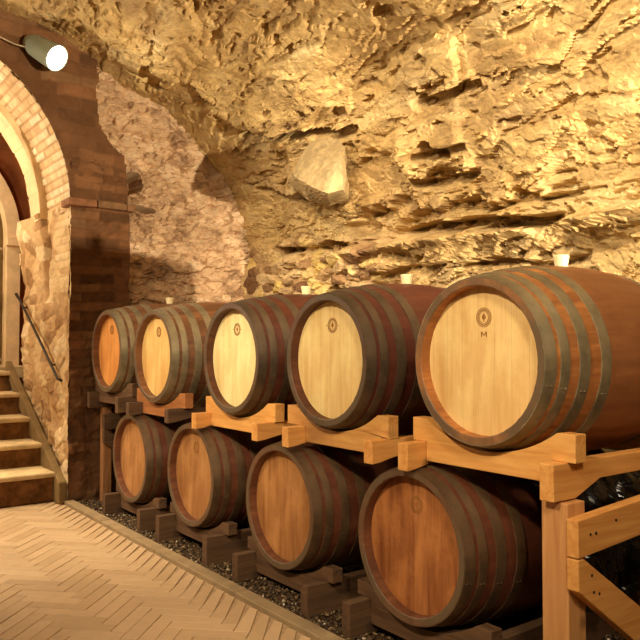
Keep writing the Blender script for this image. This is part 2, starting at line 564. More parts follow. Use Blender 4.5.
def hollow(y0, z0, ry, rz, depth, sharp=0.35, zz=Z0, dip=0.0):
    d = np.hypot((Yg - y0) / ry, (zz + warp * 0.9 - z0 - dip * (Yg - y0)) / rz) + warp * 1.6
    return -depth * (1 - sstep(d, 1 - sharp, 1.0))


H = H * (1 - 0.75 * sstep(Yg, 5.35, 5.95))
# long overhanging crack above the boulder, hollow pockets, recess right of the boulder
def shelf(y0, y1, z0, z1, out_, in_, hgt, full=0.0):
    # overhanging lip: bulge above a line, undercut below it
    f = (Yg - y0) / (y1 - y0)
    zc = z0 + (z1 - z0) * f + 0.05 * fbm(Yg * 3.0, Yg * 0 + y0, 140, 4, 0.6)
    m = sstep(f, 0.0, 0.12) * (1 - sstep(f, 0.88, 1.0)) * (0.55 + 0.9 * np.clip(fbm(Yg * 2.6, Yg * 0 + z0, 141, 3) + 0.35, 0, 1))
    m = np.maximum(m, full * sstep(f, 0.0, 0.12) * (1 - sstep(f, 0.88, 1.0)))
    d = Z0 - zc
    a = np.where(d > 0, np.exp(-d / 0.16) * out_, -in_ * (1 - sstep(-d, hgt * 0.55, hgt * (1.0 + 0.8 * fbm(Yg * 6, Sg * 6, 142)))))
    return m * a


H = H + shelf(4.10, 5.45, 2.78, 3.06, 0.06, 0.16, 0.075, 1.0) + hollow(4.36, 2.86, 0.22, 0.07, 0.08, 0.3)
H = H + shelf(2.45, 4.15, 1.99, 2.10, 0.07, 0.13, 0.10, 0.7) + shelf(3.05, 3.75, 2.32, 2.38, 0.05, 0.07, 0.06) + shelf(3.1, 3.7, 2.50, 2.54, 0.05, 0.08, 0.06)
H = H + shelf(4.3, 5.6, 2.03, 2.10, 0.05, 0.08, 0.07) + shelf(1.9, 2.7, 2.05, 2.12, 0.03, 0.05, 0.05) + shelf(4.9, 5.7, 2.45, 2.62, 0.05, 0.07, 0.06)
H = H + shelf(2.9, 3.5, 2.78, 2.84, 0.05, 0.09, 0.08) + shelf(3.9, 4.6, 3.25, 3.32, 0.03, 0.05, 0.05) + shelf(2.3, 4.4, 1.74, 1.80, 0.04, 0.05, 0.05)
H = H + hollow(4.10, 2.45, 0.50, 0.20, 0.07, 0.4) + hollow(4.05, 2.13, 0.42, 0.13, 0.14, 0.3) + hollow(4.75, 2.50, 0.35, 0.16, 0.07, 0.4)
H = H + hollow(3.30, 2.80, 0.20, 0.07, 0.10) + hollow(3.42, 2.50, 0.22, 0.06, 0.12) + hollow(3.45, 2.33, 0.30, 0.05, 0.09)
H = H + hollow(3.5, 2.09, 0.75, 0.065, 0.13, 0.4) + hollow(2.8, 2.06, 0.45, 0.045, 0.08) + hollow(4.27, 3.27, 0.10, 0.04, 0.07, zz=Z0)
H = H + hollow(5.70, 3.42, 0.25, 0.05, 0.06) + hollow(2.2, 2.62, 0.10, 0.12, 0.05) + hollow(3.9, 1.72, 0.5, 0.07, 0.08) + hollow(2.9, 1.75, 0.5, 0.05, 0.04)
# shelf: the wall steps back above a pale ledge
zl = 1.93 + 0.035 * fbm(Yg * 1.5, Yg * 0, 91) + 0.01 * fbm(Yg * 9, Yg * 0, 93)
H = H + 0.075 * np.exp(-((Z0 - zl) / 0.035) ** 2) * sstep(4.6 - Yg, 0, 0.5)
H = H - 0.05 * sstep(Z0, zl, zl + 0.05) * (1 - sstep(Z0, 2.15, 2.6))
# keep the lower edge against the end wall neat
P = np.stack([X0 + nx * H, Yg, Z0 + nz * H], -1)
cell = 0.5 * c2 + 0.3 * c1 + 0.2 * c3
cell = cell * (1 - rub) + c4 * rub
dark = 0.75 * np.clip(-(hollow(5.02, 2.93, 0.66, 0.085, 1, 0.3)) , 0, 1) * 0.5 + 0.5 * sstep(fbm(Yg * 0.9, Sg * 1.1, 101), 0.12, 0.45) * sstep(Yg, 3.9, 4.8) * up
k_split = int(np.searchsorted(sv, np.interp(3.3, pzs, fine)))
A = lambda a: a[:, :k_split + 1]
B = lambda a: a[:, k_split:]
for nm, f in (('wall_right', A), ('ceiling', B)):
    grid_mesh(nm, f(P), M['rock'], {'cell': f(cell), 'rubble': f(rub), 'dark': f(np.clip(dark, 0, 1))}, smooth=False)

# ------------------------------------------------------------------ end wall: rubble field, brick pier, arch
YE = 6.0
# rubble field x 2.3..3.75
u = np.arange(1.95, 3.75, 0.010); v = np.arange(0.0, 3.75, 0.010)
Ug, Vg = np.meshgrid(u, v, indexing='ij')
wu = Ug + 0.03 * fbm(Ug * 6, Vg * 6, 5); wv = Vg + 0.025 * fbm(Ug * 6, Vg * 6, 6)
h, c = facet(wu / 0.20, wv / 0.095, 21, 0.7, 0.5, 0.12)
hb, cb = facet(wu / 0.07, wv / 0.045, 27, 1.0, 0.2, 0.1)
f1, f2, *_ = worley(wu / 0.20, wv / 0.095, 21)
joint = np.exp(-(f2 - f1) / 0.10)
hn = fbm(Ug * 1.7, Vg * 4.5, 77, 6, 0.6)
H = 0.050 * h + 0.030 * hb + 0.03 * fbm(Ug * 2, Vg * 2, 29, 5) + 0.05 * (np.floor(hn * 5) + sstep(hn * 5 - np.floor(hn * 5), 0.9, 1)) / 5 + 0.012 * fbm(Ug * 20, Vg * 30, 78, 3)
H = H - 0.28 * (1 - sstep(np.hypot((Ug - 2.47) / 0.10, (Vg - 2.62) / 0.10) + 0.7 * fbm(Ug * 8, Vg * 8, 44), 0.6, 1)) \
      - 0.22 * (1 - sstep(np.hypot((Ug - 2.56) / 0.16, (Vg - 2.40) / 0.035) + 0.4 * fbm(Ug * 8, Vg * 8, 45), 0.6, 1))
P = np.stack([Ug, YE - H, Vg], -1)
grid_mesh('wall_far', P, M['rubble'], {'cell': 0.6 * c + 0.4 * cb, 'joint': np.clip(joint * 0.7, 0, 1)}, smooth=False, mask=(Ug > 2.25) | (Vg > 2.6))

# brick pier, x 1.9..2.42, front at y 5.85, with ragged corner; top steps back
YP = 5.86
XC = 1.90


def pier(name, x0, x1, z0, z1, yf, mat, seed, side_r=True):
    u = np.arange(x0, x1, 0.009); v = np.arange(z0, z1, 0.009)
    Ug, Vg = np.meshgrid(u, v, indexing='ij')
    jb, cb = bricks(Ug + 0.02 * fbm(Ug * 5, Vg * 5, seed), Vg + 0.02 * fbm(Ug * 3, Vg * 3, seed + 1), 0.27, 0.075, seed)
    jb = jb * sstep(fbm(Ug * 2, Vg * 2, seed + 9), -0.25, 0.15)
    H = 0.016 * (cb - 0.5) - 0.010 * jb + 0.08 * fbm(Ug * 2.6, Vg * 3.6, seed + 3, 6, 0.6) + 0.012 * fbm(Ug * 18, Vg * 18, seed + 4, 3)
    Yq = yf - H
    # wrap the right end back to the field
    e = sstep(Ug, x1 - 0.035, x1)
    Yq = Yq + e * (YE + 0.02 - yf) * (1 if side_r else 0)
    P = np.stack([Ug - 0.012 * e, Yq, Vg], -1)
    return grid_mesh(name, P, mat, {'cell': cb, 'joint': jb * 0.6})


pier('wall_far', XC, 2.43, 0.0, 2.36, YP, M['darkbrick'], 201)
pier('wall_far', XC, 2.40, 2.40, 2.74, YP + 0.01, M['darkbrick'], 207)
# wall above the arch and the pier (behind the lamp)
RA, XA, ZS = 1.275, 0.625, 2.33
u = np.arange(-1.3, 2.36, 0.012); v = np.arange(2.36, 3.95, 0.012)
Ug, Vg = np.meshgrid(u, v, indexing='ij')
jb, cb = bricks(Ug + 0.03 * fbm(Ug * 4, Vg * 4, 7), Vg + 0.03 * fbm(Ug * 4, Vg * 4, 8), 0.30, 0.10, 19)
jb = jb * sstep(fbm(Ug * 2, Vg * 2, 77), -0.15, 0.25)
H = 0.012 * (cb - 0.5) - 0.008 * jb + 0.08 * fbm(Ug * 2.2, Vg * 2.2, 33, 5) 
rr = np.hypot(Ug - XA, Vg - ZS)
# snap the arch edge
ang = np.arctan2(Vg - ZS, Ug - XA)
near = (rr < RA) & (rr > RA - 0.03)
Ux = np.where(near, XA + RA * np.cos(ang), Ug); Vx = np.where(near, ZS + RA * np.sin(ang), Vg)
P = np.stack([Ux, YP - H * np.where(near, 0.2, 1), Vx], -1)
grid_mesh('wall_far', P, M['darkbrick'], {'cell': cb, 'joint': jb * 0.6}, mask=(rr > RA - 0.018) & ((Ug < 2.40 - 0.28 * sstep(Vg, 2.68, 3.05) + 0.05 * fbm(Ug * 5, Vg * 5, 88)) | (Vg < 2.68)))
# brick string course stepping out at the arch springing
t_ = empty('string_course', (2.14, YP, 2.36)); tag(t_, kind='structure')
t_.name = 'trim_2'
random.seed(4)
x = XC - 0.035
while x < 2.40:
    w = min(0.25 + random.uniform(-0.03, 0.03), 2.43 - x)
    if w < 0.06: break
    link_bm('course_brick', bm_box(x - 2.14, x + w - 0.008 - 2.14, -0.07 + random.uniform(-0.012, 0.012), 0.12, -0.028, 0.028, 0.008),
            mat_plain('course_brick_fired', sr(140 + random.randint(-10, 10), 96, 64), 0.9, 0, 0.25, 12, 0.01), t_)
    x += w

# arch soffit (brick) continuing down as the reveal of the stair passage
ARC_D = 0.92
def soffit(name, R, y0, y1, mat, seed, L=0.26, Hh=0.065, amp=1.0, t0=-0.02, t1=PI):
    th = np.arange(t0, t1, 0.009 / R); y = np.arange(y0, y1 + 0.005, 0.009)
    Tg, Yq = np.meshgrid(th, y, indexing='ij')
    jb, cb = bricks(Yq - y0 + 0.01 * fbm(Tg * 8, Yq * 5, seed), Tg * R, L, Hh, seed, 0.009)
    H = amp * (0.012 * (cb - 0.5) - 0.010 * jb + 0.012 * fbm(Tg * 5, Yq * 4, seed + 2, 4)) * sstep(Yq, y0 - 0.02, y0 + 0.02)
    r = R - H
    P = np.stack([XA + r * np.cos(Tg), Yq, ZS + r * np.sin(Tg)], -1)
    grid_mesh(name, P, mat, {'cell': cb, 'joint': jb * 0.8})


soffit('ceiling', RA, YP - 0.012, YP + 0.60, M['archbrick'], 301)
# second, slightly lower ring
R2 = RA - 0.05
soffit('ceiling', R2, YP + 0.60, YP + 0.92, M['plaster'], 311, 0.5, 0.2, 0.8)
def ring_face(name, r0, r1, y, mat):
    th = np.linspace(-0.02, PI, 80); r = np.linspace(r0, r1, 6)
    Tg, Rg = np.meshgrid(th, r, indexing='ij')
    P = np.stack([XA + Rg * np.cos(Tg), np.full(Tg.shape, y) + 0.006 * fbm(Tg * 9, Rg * 20, 5), ZS + Rg * np.sin(Tg)], -1)
    grid_mesh(name, P, mat, {'cell': 0.5 + 0 * Tg, 'joint': 0 * Tg})
ring_face('wall_far', R2 - 0.01, RA + 0.01, YP + 0.60, M['plaster'])
# the wider landing behind: vault, side wall, and the wall round the door arch
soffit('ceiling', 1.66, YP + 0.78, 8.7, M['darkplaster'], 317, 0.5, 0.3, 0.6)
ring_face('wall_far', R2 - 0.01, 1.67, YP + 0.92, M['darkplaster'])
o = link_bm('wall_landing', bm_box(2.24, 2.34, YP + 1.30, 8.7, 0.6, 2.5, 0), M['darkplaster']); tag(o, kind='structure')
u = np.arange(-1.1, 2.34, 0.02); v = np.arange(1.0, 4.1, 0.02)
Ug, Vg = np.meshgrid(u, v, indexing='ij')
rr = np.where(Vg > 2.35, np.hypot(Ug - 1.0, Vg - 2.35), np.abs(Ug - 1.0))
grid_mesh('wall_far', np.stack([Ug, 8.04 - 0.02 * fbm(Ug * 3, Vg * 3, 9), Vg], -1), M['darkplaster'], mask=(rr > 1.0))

# reveal wall (plane x = 1.9, facing the stairs)
y = np.arange(YP - 0.012, 7.20, 0.009); v = np.arange(0.0, ZS + 0.03, 0.009)
Yq, Vg = np.meshgrid(y, v, indexing='ij')
h, c = facet(Yq / 0.17 + 0.3 * fbm(Yq * 4, Vg * 4, 1), Vg / 0.12, 51, 0.7, 0.35, 0.15)
jb, cb = bricks(Yq + 0.01 * fbm(Yq * 5, Vg * 5, 9), Vg + 0.012 * fbm(Yq * 5, Vg * 5, 8), 0.26, 0.066, 53, 0.009)
q = 1 - sstep(Yq + 0.06 * fbm(Yq * 3, Vg * 7, 4), YP + 0.30, YP + 0.38)      # brick quoins by the corner
q = q * sstep(Vg + 0.15 * fbm(Yq * 4, Vg * 4, 14), 1.75, 1.95)
H = (1 - q) * (0.014 * h + 0.05 * fbm(Yq * 4, Vg * 4, 2, 6, 0.6)) + q * (0.02 * (cb - 0.5) - 0.012 * jb)
edge = sstep(Yq, YP, YP + 0.04)
inner = 0.05 * sstep(Yq, YP + 0.60, YP + 0.64) - 0.30 * sstep(Yq, 7.15, 7.19)
# vertical chase between the brick quoin and the inner ring
H = H - 0.07 * np.exp(-((Yq - (YP + 0.60 + 0.03 * fbm(Vg * 3, Vg * 0, 15))) / 0.03) ** 2) * sstep(Vg, 1.55, 1.75)
H = H * (0.3 + 0.7 * edge) + 0.012 * fbm(Vg * 12, Vg * 0, 16) * (1 - edge)
P = np.stack([XC - H - inner * np.where(inner > 0, sstep(Vg, 1.75, 2.0), 1.0), Yq, Vg], -1)
grid_mesh('wall_far', P, M['reveal'], {'cell': c * (1 - q) + q * (0.5 + 0.5 * cb), 'joint': jb * 0.5 * q}, flip=True)

# added unseen blocker: keeps the low wash off the near rack and shapes its shadow
u = np.linspace(-0.55, 0.5, 60)
pts = [(3.05, 0.0), (3.05, 1.30), (3.00, 1.355), (2.86, 1.385), (2.60, 1.425), (2.34, 1.455), (1.98, 1.47), (1.98, 0.0)]
bm = bm_prism(pts, 'y', 0.58, 0.80, 0.02)
bm2 = bm_box(3.05, 3.75, 0.60, 0.78, 0, 1.0, 0.02)
o = link_bm('light_blocker_near', bm2, mat_plain('light_blocker_buff_low', sr(180, 150, 112), 0.9, 0, 0.25, 8, 0.02)); tag(o, kind='structure')
o = link_bm('light_blocker_near', bm, mat_plain('light_blocker_buff', sr(180, 150, 112), 0.9, 0, 0.25, 8, 0.02)); tag(o, kind='structure')

# ------------------------------------------------------------------ stairs
stair = empty('staircase', (0.9, 5.98, 0.0))
tag(stair, 'worn stone steps climbing away through the brick arch, edges lit', 'stairs')
zs = [0.0, 0.235, 0.425, 0.61, 0.80, 0.985]
ys = [5.98, 6.33, 6.68, 7.02, 7.36, 7.75]
for i in range(5):
    r = random.Random(i)
    w = XC - 0.045 - 0.9
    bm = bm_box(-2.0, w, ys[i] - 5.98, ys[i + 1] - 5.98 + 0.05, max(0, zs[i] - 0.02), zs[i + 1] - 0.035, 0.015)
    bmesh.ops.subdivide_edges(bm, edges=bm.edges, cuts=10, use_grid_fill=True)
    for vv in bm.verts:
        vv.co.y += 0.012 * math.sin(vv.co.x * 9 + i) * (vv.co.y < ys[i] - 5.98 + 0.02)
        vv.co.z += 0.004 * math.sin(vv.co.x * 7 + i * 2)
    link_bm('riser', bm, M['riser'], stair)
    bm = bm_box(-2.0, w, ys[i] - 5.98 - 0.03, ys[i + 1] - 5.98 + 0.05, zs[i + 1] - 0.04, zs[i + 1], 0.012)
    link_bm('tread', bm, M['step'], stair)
# landing
bm = bm_box(-2.0, XC + 0.3 - 0.9, 1.77, 2.62, 0.9, 1.02, 0.01)
link_bm('landing', bm, M['step'], stair)
# sloping plaster string along the stairs
bm = bm_prism([(5.84, 0.0), (5.95, 0.0), (7.5, 0.98), (7.5, 1.08), (5.98, 0.25), (5.84, 0.17)], 'x', XC - 0.072, XC - 0.01, 0.01)
o = link_bm('trim_3', bm, mat_plain('olive_plaster_string', sr(132, 106, 66), 0.85, 0, 0.2, 6, 0.01)); tag(o, kind='structure')

# back of the passage: rear wall with plastered door arch and iron gate
rear = mat_plain('ochre_passage_wall', sr(140, 108, 58), 0.9, 0, 0.15, 4, 0.01)
o = link_bm('wall_passage', bm_box(-1.2, 2.6, 8.62, 8.72, 0.9, 4.0, 0.0), rear); tag(o, kind='structure')
# arch surround in cream plaster
RD, XD, ZD = 0.95, 1.0, 2.35
bm = bmesh.new()
ring_o = []; 
outer = []; inner_ = []
for k in range(41):
    a = PI * k / 40
    outer.append((XD + (RD + 0.13) * math.cos(a), ZD + (RD + 0.13) * math.sin(a)))
    inner_.append((XD + RD * math.cos(a), ZD + RD * math.sin(a)))
outer = [(XD + RD + 0.13, 1.02)] + outer + [(XD - RD - 0.13, 1.02)]
inner_ = [(XD + RD, 1.02)] + inner_ + [(XD - RD, 1.02)]
for i in range(len(outer) - 1):
    for (a, b) in ((outer, inner_),):
        q = [(a[i][0], 7.98, a[i][1]), (a[i + 1][0], 7.98, a[i + 1][1]), (b[i + 1][0], 7.98, b[i + 1][1]), (b[i][0], 7.98, b[i][1])]
        q2 = [(p[0], 8.14, p[2]) for p in q]
        V1 = [bm.verts.new(p) for p in q]; V2 = [bm.verts.new(p) for p in q2]
        bm.faces.new(V1); bm.faces.new(V2[::-1])
        for k in range(4): bm.faces.new((V1[k], V2[k], V2[(k + 1) % 4], V1[(k + 1) % 4]))
bmesh.ops.remove_doubles(bm, verts=bm.verts, dist=0.0005)
o = link_bm('door_1', bm, M['plaster']); tag(o, kind='structure')
link_bm('door_impost', bm_box(1.93, 2.13, 7.90, 8.0, 2.24, 2.33, 0.008), M['plaster'], o)
# wrought iron gate with scrolls
gate = empty('iron_gate', (1.9, 8.06, 1.02))
tag(gate, 'open white scrolled iron gate at the head of the stairs, left edge', 'gate')
bm = bmesh.new()
for z in (0.06, 1.2): bm_tube([(-1.6, 0, z), (0.02, 0, z)], 0.012, 6, bm)
for k in range(9): bm_tube([(-0.02 - 0.2 * k, 0, 0.0), (-0.02 - 0.2 * k, 0, 1.25)], 0.011, 6, bm)
link_bm('bar_frame', bm, M['white_iron'], gate, True)
for k in range(8):
    cx = -0.12 - 0.2 * k
    for zc, sgn in ((0.78, 1), (0.38, -1)):
        pts = []
        for j in range(36):
            a = j / 35 * 3.6 * PI
            r = 0.075 * (1 - j / 42)
            pts.append((cx + sgn * r * math.cos(a), 0, zc + r * math.sin(a) * 1.3))
        link_bm('scroll', bm_tube(pts, 0.010, 6), M['white_iron'], gate, True)
# hand rail
rail = empty('handrail', (XC - 0.05, 6.1, 1.05))
tag(rail, 'thin dark iron handrail sloping down the wall beside the stone steps', 'handrail')
rp = [(0.03, 1.16, 0.62), (0, 1.14, 0.66), (0, 1.10, 0.655), (0, 0.55, 0.335), (0, 0.0, 0.0), (0, -0.14, -0.085), (0.03, -0.17, -0.10)]
link_bm('rail', bm_tube(rp, 0.011, 8), M['iron'], rail, True)
for yy, zz in ((0.95, 0.565), (0.1, 0.06)):
    link_bm('bracket', bm_tube([(0.0, yy, zz), (0.03, yy, zz - 0.04), (0.06, yy, zz - 0.04)], 0.008, 6), M['iron'], rail, True)

# ------------------------------------------------------------------ floor
o = link_bm('floor', bm_box(-2.4, 3.9, -1.2, 6.3, -0.12, -0.006, 0.0), M['grout']); tag(o, kind='structure')
# herringbone brick paving as real bricks, 45 degrees to the kerb
def paving():
    W_, L_ = 0.075, 0.30
    n = int(L_ / W_)
    verts = []; faces = []; cells = []
    rng = np.random.RandomState(2)
    ca, sa = math.cos(PI / 4), math.sin(PI / 4)
    g = 0.0014
    def add(x, y, w, h):
        cx, cy = x + w / 2, y + h / 2
        X = ca * cx - sa * cy; Y = sa * cx + ca * cy
        X += 0.0; Y += 3.0
        if X > 1.84 + 0.14 or X < -2.3 or Y > 6.1 or Y < 0.4: return
        zt = rng.uniform(-0.0012, 0.0012); tx_, ty_ = rng.uniform(-0.004, 0.004, 2)
        b = len(verts)
        for ins, z in ((0, -0.01), (0, -0.0016), (0.003, 0.0)):
            for sx, sy in ((0, 0), (1, 0), (1, 1), (0, 1)):
                lx = x + g + ins + sx * (w - 2 * g - 2 * ins); ly = y + g + ins + sy * (h - 2 * g - 2 * ins)
                vx = ca * lx - sa * ly; vy = sa * lx + ca * ly + 3.0
                vx = min(vx, 1.868)
                verts.append((vx, vy, z + (zt + tx_ * (lx - cx) + ty_ * (ly - cy) if z > -0.009 else 0)))
        for lv in (0, 4):
            for k in range(4): faces.append((b + lv + k, b + lv + (k + 1) % 4, b + lv + 4 + (k + 1) % 4, b + lv + 4 + k))
        faces.append((b + 8, b + 9, b + 10, b + 11))
        cells.extend([rng.rand()] * 12)
    R_ = 60
    for j in range(-R_, R_):
        for i in range(-R_, R_):
            k = (i - j) % (2 * n)
            if k == 0: add(i * W_, j * W_, L_, W_)
            elif k == n: add(i * W_ , j * W_ - 0, W_, L_) if False else None
    # vertical ones: start cell directly after each horizontal brick
    for j in range(-R_, R_):
        for i in range(-R_, R_):
            k = (i - j) % (2 * n)
            if k == n: add(i * W_, (j - n + 1) * W_, W_, L_)
    me = bpy.data.meshes.new('floor')
    me.from_pydata(verts, [], faces)
    at = me.attributes.new('cell', 'FLOAT', 'POINT'); at.data.foreach_set('value', cells)
    me.materials.append(M['paver'])
    o = bpy.data.objects.new('floor', me); COL.objects.link(o); tag(o, kind='structure')
paving()
# kerb between paving and gravel
kerb = empty('trim_1', (1.91, 4.2, 0)); tag(kerb, kind='structure')
yy = -0.2
random.seed(8)
while yy < 5.84:
    L_ = min(0.9 + random.uniform(-0.15, 0.15), 5.86 - yy)
    bm = bm_box(-0.036, 0.04, yy - 4.2, yy + L_ - 0.006 - 4.2, -0.06, 0.022 + random.uniform(-0.002, 0.002), 0.006)
    link_bm('kerb_stone', bm, M['kerb'], kerb)
    yy += L_
o = link_bm('ground', bm_box(1.95, 3.75, -0.6, 6.1, -0.02, -0.003, 0), M['ground']); tag(o, kind='structure')
o.name = 'floor'

def gravel():
    rng = np.random.RandomState(5)
    t = (1 + 5 ** 0.5) / 2
    ico = np.array([(-1, t, 0), (1, t, 0), (-1, -t, 0), (1, -t, 0), (0, -1, t), (0, 1, t), (0, -1, -t), (0, 1, -t), (t, 0, -1), (t, 0, 1), (-t, 0, -1), (-t, 0, 1)]) / 1.9
    fi = np.array([(0, 11, 5), (0, 5, 1), (0, 1, 7), (0, 7, 10), (0, 10, 11), (1, 5, 9), (5, 11, 4), (11, 10, 2), (10, 7, 6), (7, 1, 8), (3, 9, 4), (3, 4, 2), (3, 2, 6), (3, 6, 8), (3, 8, 9), (4, 9, 5), (2, 4, 11), (6, 2, 10), (8, 6, 7), (9, 8, 1)])
    V = []; Fc = []; C_ = []
    N = 14000
    for k in range(N):
        x = 1.965 + 1.2 * rng.rand() ** 1.3; y = rng.uniform(1.2, 5.83)
        s = rng.uniform(0.005, 0.011) * (1.0 if rng.rand() < 0.96 else 1.6)
        sc = rng.uniform(0.6, 1.2, 3) * s; sc[2] *= 0.7
        a = rng.rand() * 2 * PI
        p = ico * sc * rng.uniform(0.85, 1.15, (12, 1))
        q = np.c_[p[:, 0] * math.cos(a) - p[:, 1] * math.sin(a) + x, p[:, 0] * math.sin(a) + p[:, 1] * math.cos(a) + y, p[:, 2] + sc[2] * 0.6 + rng.uniform(0, 0.008)]
        Fc.append(fi + 12 * k); V.append(q); C_.extend([rng.rand() ** 1.5] * 12)
    me = bpy.data.meshes.new('gravel')
    me.from_pydata(np.concatenate(V).tolist(), [], np.concatenate(Fc).tolist())
    at = me.attributes.new('cell', 'FLOAT', 'POINT'); at.data.foreach_set('value', C_)
    me.materials.append(M['gravel'])
    o = bpy.data.objects.new('gravel', me); COL.objects.link(o)
    tag(o, 'dark loose gravel on the ground under the lower row of barrels', 'gravel', kind='stuff')
gravel()

# ------------------------------------------------------------------ barrels
LEN, R0, RB, XR = 1.04, 0.300, 0.372, 2.04


def rad(x, rb=RB): return rb - (rb - R0) * ((x - LEN / 2) / (LEN / 2)) ** 2


NST, SUB = 26, 5


def make_barrel(y, z, label, group, stave, head_m, hoop, rb=RB, xr=XR, bung=True, stamp=True, letter=False, rot=0.0, small=False):
    root = empty('wine_barrel', (xr, y, z))
    tag(root, label, 'barrel', group)
    prof_ = [(0.0, 0.2995), (0.0, 0.275), (0.003, 0.2715), (0.058, 0.269), (0.064, 0.10), (LEN - 0.064, 0.10), (LEN - 0.058, 0.268), (LEN - 0.003, 0.2715), (LEN, 0.275), (LEN, 0.2995)]
    outer_ = [(LEN - LEN * i / 28, rad(LEN - LEN * i / 28, rb) - 0.001) for i in range(1, 28)]
    n0 = len(prof_)
    def radial(k, i):
        return -0.0022 if (k % SUB == 0 and (i >= n0 or i in (0, n0 - 1))) else (-0.0012 if (k % SUB == 0 and i in (1, 2)) else 0)
    bm = bm_lathe(prof_ + outer_, NST * SUB, radial)
    o = link_bm('staves', bm, stave, root, True)
    o.rotation_euler = (rot, 0, 0)
    md = o.modifiers.new('edges', 'EDGE_SPLIT'); md.split_angle = math.radians(38)
    # head: planked disc with raised planks
    bm = bmesh.new()
    rh = 0.2705
    pw = 0.076
    hx = 0.046
    NP = 64
    ring = [bm.verts.new((hx, rh * math.cos(2 * PI * k / NP), rh * math.sin(2 * PI * k / NP))) for k in range(NP)]
    ring2 = [bm.verts.new((hx + 0.02, rh * math.cos(2 * PI * k / NP), rh * math.sin(2 * PI * k / NP))) for k in range(NP)]
    bm.faces.new(ring); bm.faces.new(ring2[::-1])
    for k in range(NP): bm.faces.new((ring[k], ring2[k], ring2[(k + 1) % NP], ring[(k + 1) % NP]))
    hd = link_bm('head', bm, head_m, root)
    if stamp:
        sx, sy, sz = hx - 0.0012, -0.006, 0.158
        bm = bmesh.new()
        def ringstrip(r0_, r1_, n=40, gap=0.0):
            for k in range(n):
                a0, a1 = 2 * PI * k / n, 2 * PI * (k + 1 - gap) / n
                q = [(sx, sy + r * math.cos(a), sz + r * math.sin(a)) for r, a in ((r0_, a0), (r1_, a0), (r1_, a1), (r0_, a1))]
                q2 = [(p[0] + 0.0016, p[1], p[2]) for p in q]
                A_ = [bm.verts.new(p) for p in q]; B_ = [bm.verts.new(p) for p in q2]
                bm.faces.new(A_); bm.faces.new(B_[::-1])
                for j in range(4): bm.faces.new((A_[j], B_[j], B_[(j + 1) % 4], A_[(j + 1) % 4]))
        def poly(pts):
            A_ = [bm.verts.new((sx, sy + p[0], sz + p[1])) for p in pts]; B_ = [bm.verts.new((sx + 0.0016, sy + p[0], sz + p[1])) for p in pts]
            bm.faces.new(A_); bm.faces.new(B_[::-1])
            for j in range(len(pts)): bm.faces.new((A_[j], B_[j], B_[(j + 1) % len(pts)], A_[(j + 1) % len(pts)]))
        ringstrip(0.0335, 0.0355); ringstrip(0.024, 0.0312, 30, 0.42); ringstrip(0.0205, 0.0218)
        poly([(0, 0.016), (0.005, 0.009), (0.009, 0.002), (0.007, -0.005), (0.0015, -0.009), (0.0015, -0.016), (-0.0015, -0.016), (-0.0015, -0.009), (-0.007, -0.005), (-0.009, 0.002), (-0.005, 0.009)])
        if letter:
            for a, b in (((0.011, -0.052), (0.011, -0.071)), ((-0.011, -0.052), (-0.011, -0.071)), ((0.011, -0.052), (0.0, -0.066)), ((0.0, -0.066), (-0.011, -0.052))):
                poly([(a[0] - 0.002, a[1]), (a[0] + 0.002, a[1]), (b[0] + 0.002, b[1]), (b[0] - 0.002, b[1])])
        elif not small:
            poly([(-0.05, 0.001), (-0.037, 0.001), (-0.037, -0.001), (-0.05, -0.001)]); poly([(0.05, 0.001), (0.037, 0.001), (0.037, -0.001), (0.05, -0.001)])
        link_bm('stamp', bm, M['ink'], hd)
    # hoops (front four and rear four)
    spec = [(0.001, 0.046, 0.0022), (0.066, 0.036, 0.0022), (0.146, 0.045, 0.0022), (0.245, 0.047, 0.0022)]
    spans = [(a, a + w) for a, w, _ in spec] + [(LEN - a - w, LEN - a) for a, w, _ in spec]
    for q, (a, b) in enumerate(spans):
        pr = [(a, rad(a, rb) + 0.0028), (a, rad(a, rb) - 0.004), (b, rad(b, rb) - 0.004), (b, rad(b, rb) + 0.0028), ((a + b) / 2, rad((a + b) / 2, rb) + 0.0038)]
        bm = bm_lathe(pr, 96)
        # rivets
        if q < 4:
            for dx in (-0.008, 0.008):
                m_ = (a + b) / 2 + dx
                r_ = rad(m_, rb) + 0.004
                an = PI + 0.25 + 0.02 * q
                c_ = Vector((m_, r_ * math.cos(an), r_ * math.sin(an)))
                bmesh.ops.create_icosphere(bm, subdivisions=1, radius=0.004, matrix=Matrix.Translation(c_))
        h_ = link_bm('hoop', bm, hoop if q not in (0, 7) else M['hoop_rim'] if False else hoop, root, True)
        md = h_.modifiers.new('edges', 'EDGE_SPLIT'); md.split_angle = math.radians(40)
    if bung:
        pr = [(0.0, 0.0005), (0.0, 0.024), (0.048, 0.032), (0.052, 0.030), (0.052, 0.0005)]
        bm = bm_lathe(pr, 28)
        o = link_bm('bung', bm, M['bung'], root, False)
        o.rotation_euler = (0, -PI / 2, 0)
        o.location = (LEN / 2, 0, rb - 0.006)
    return root


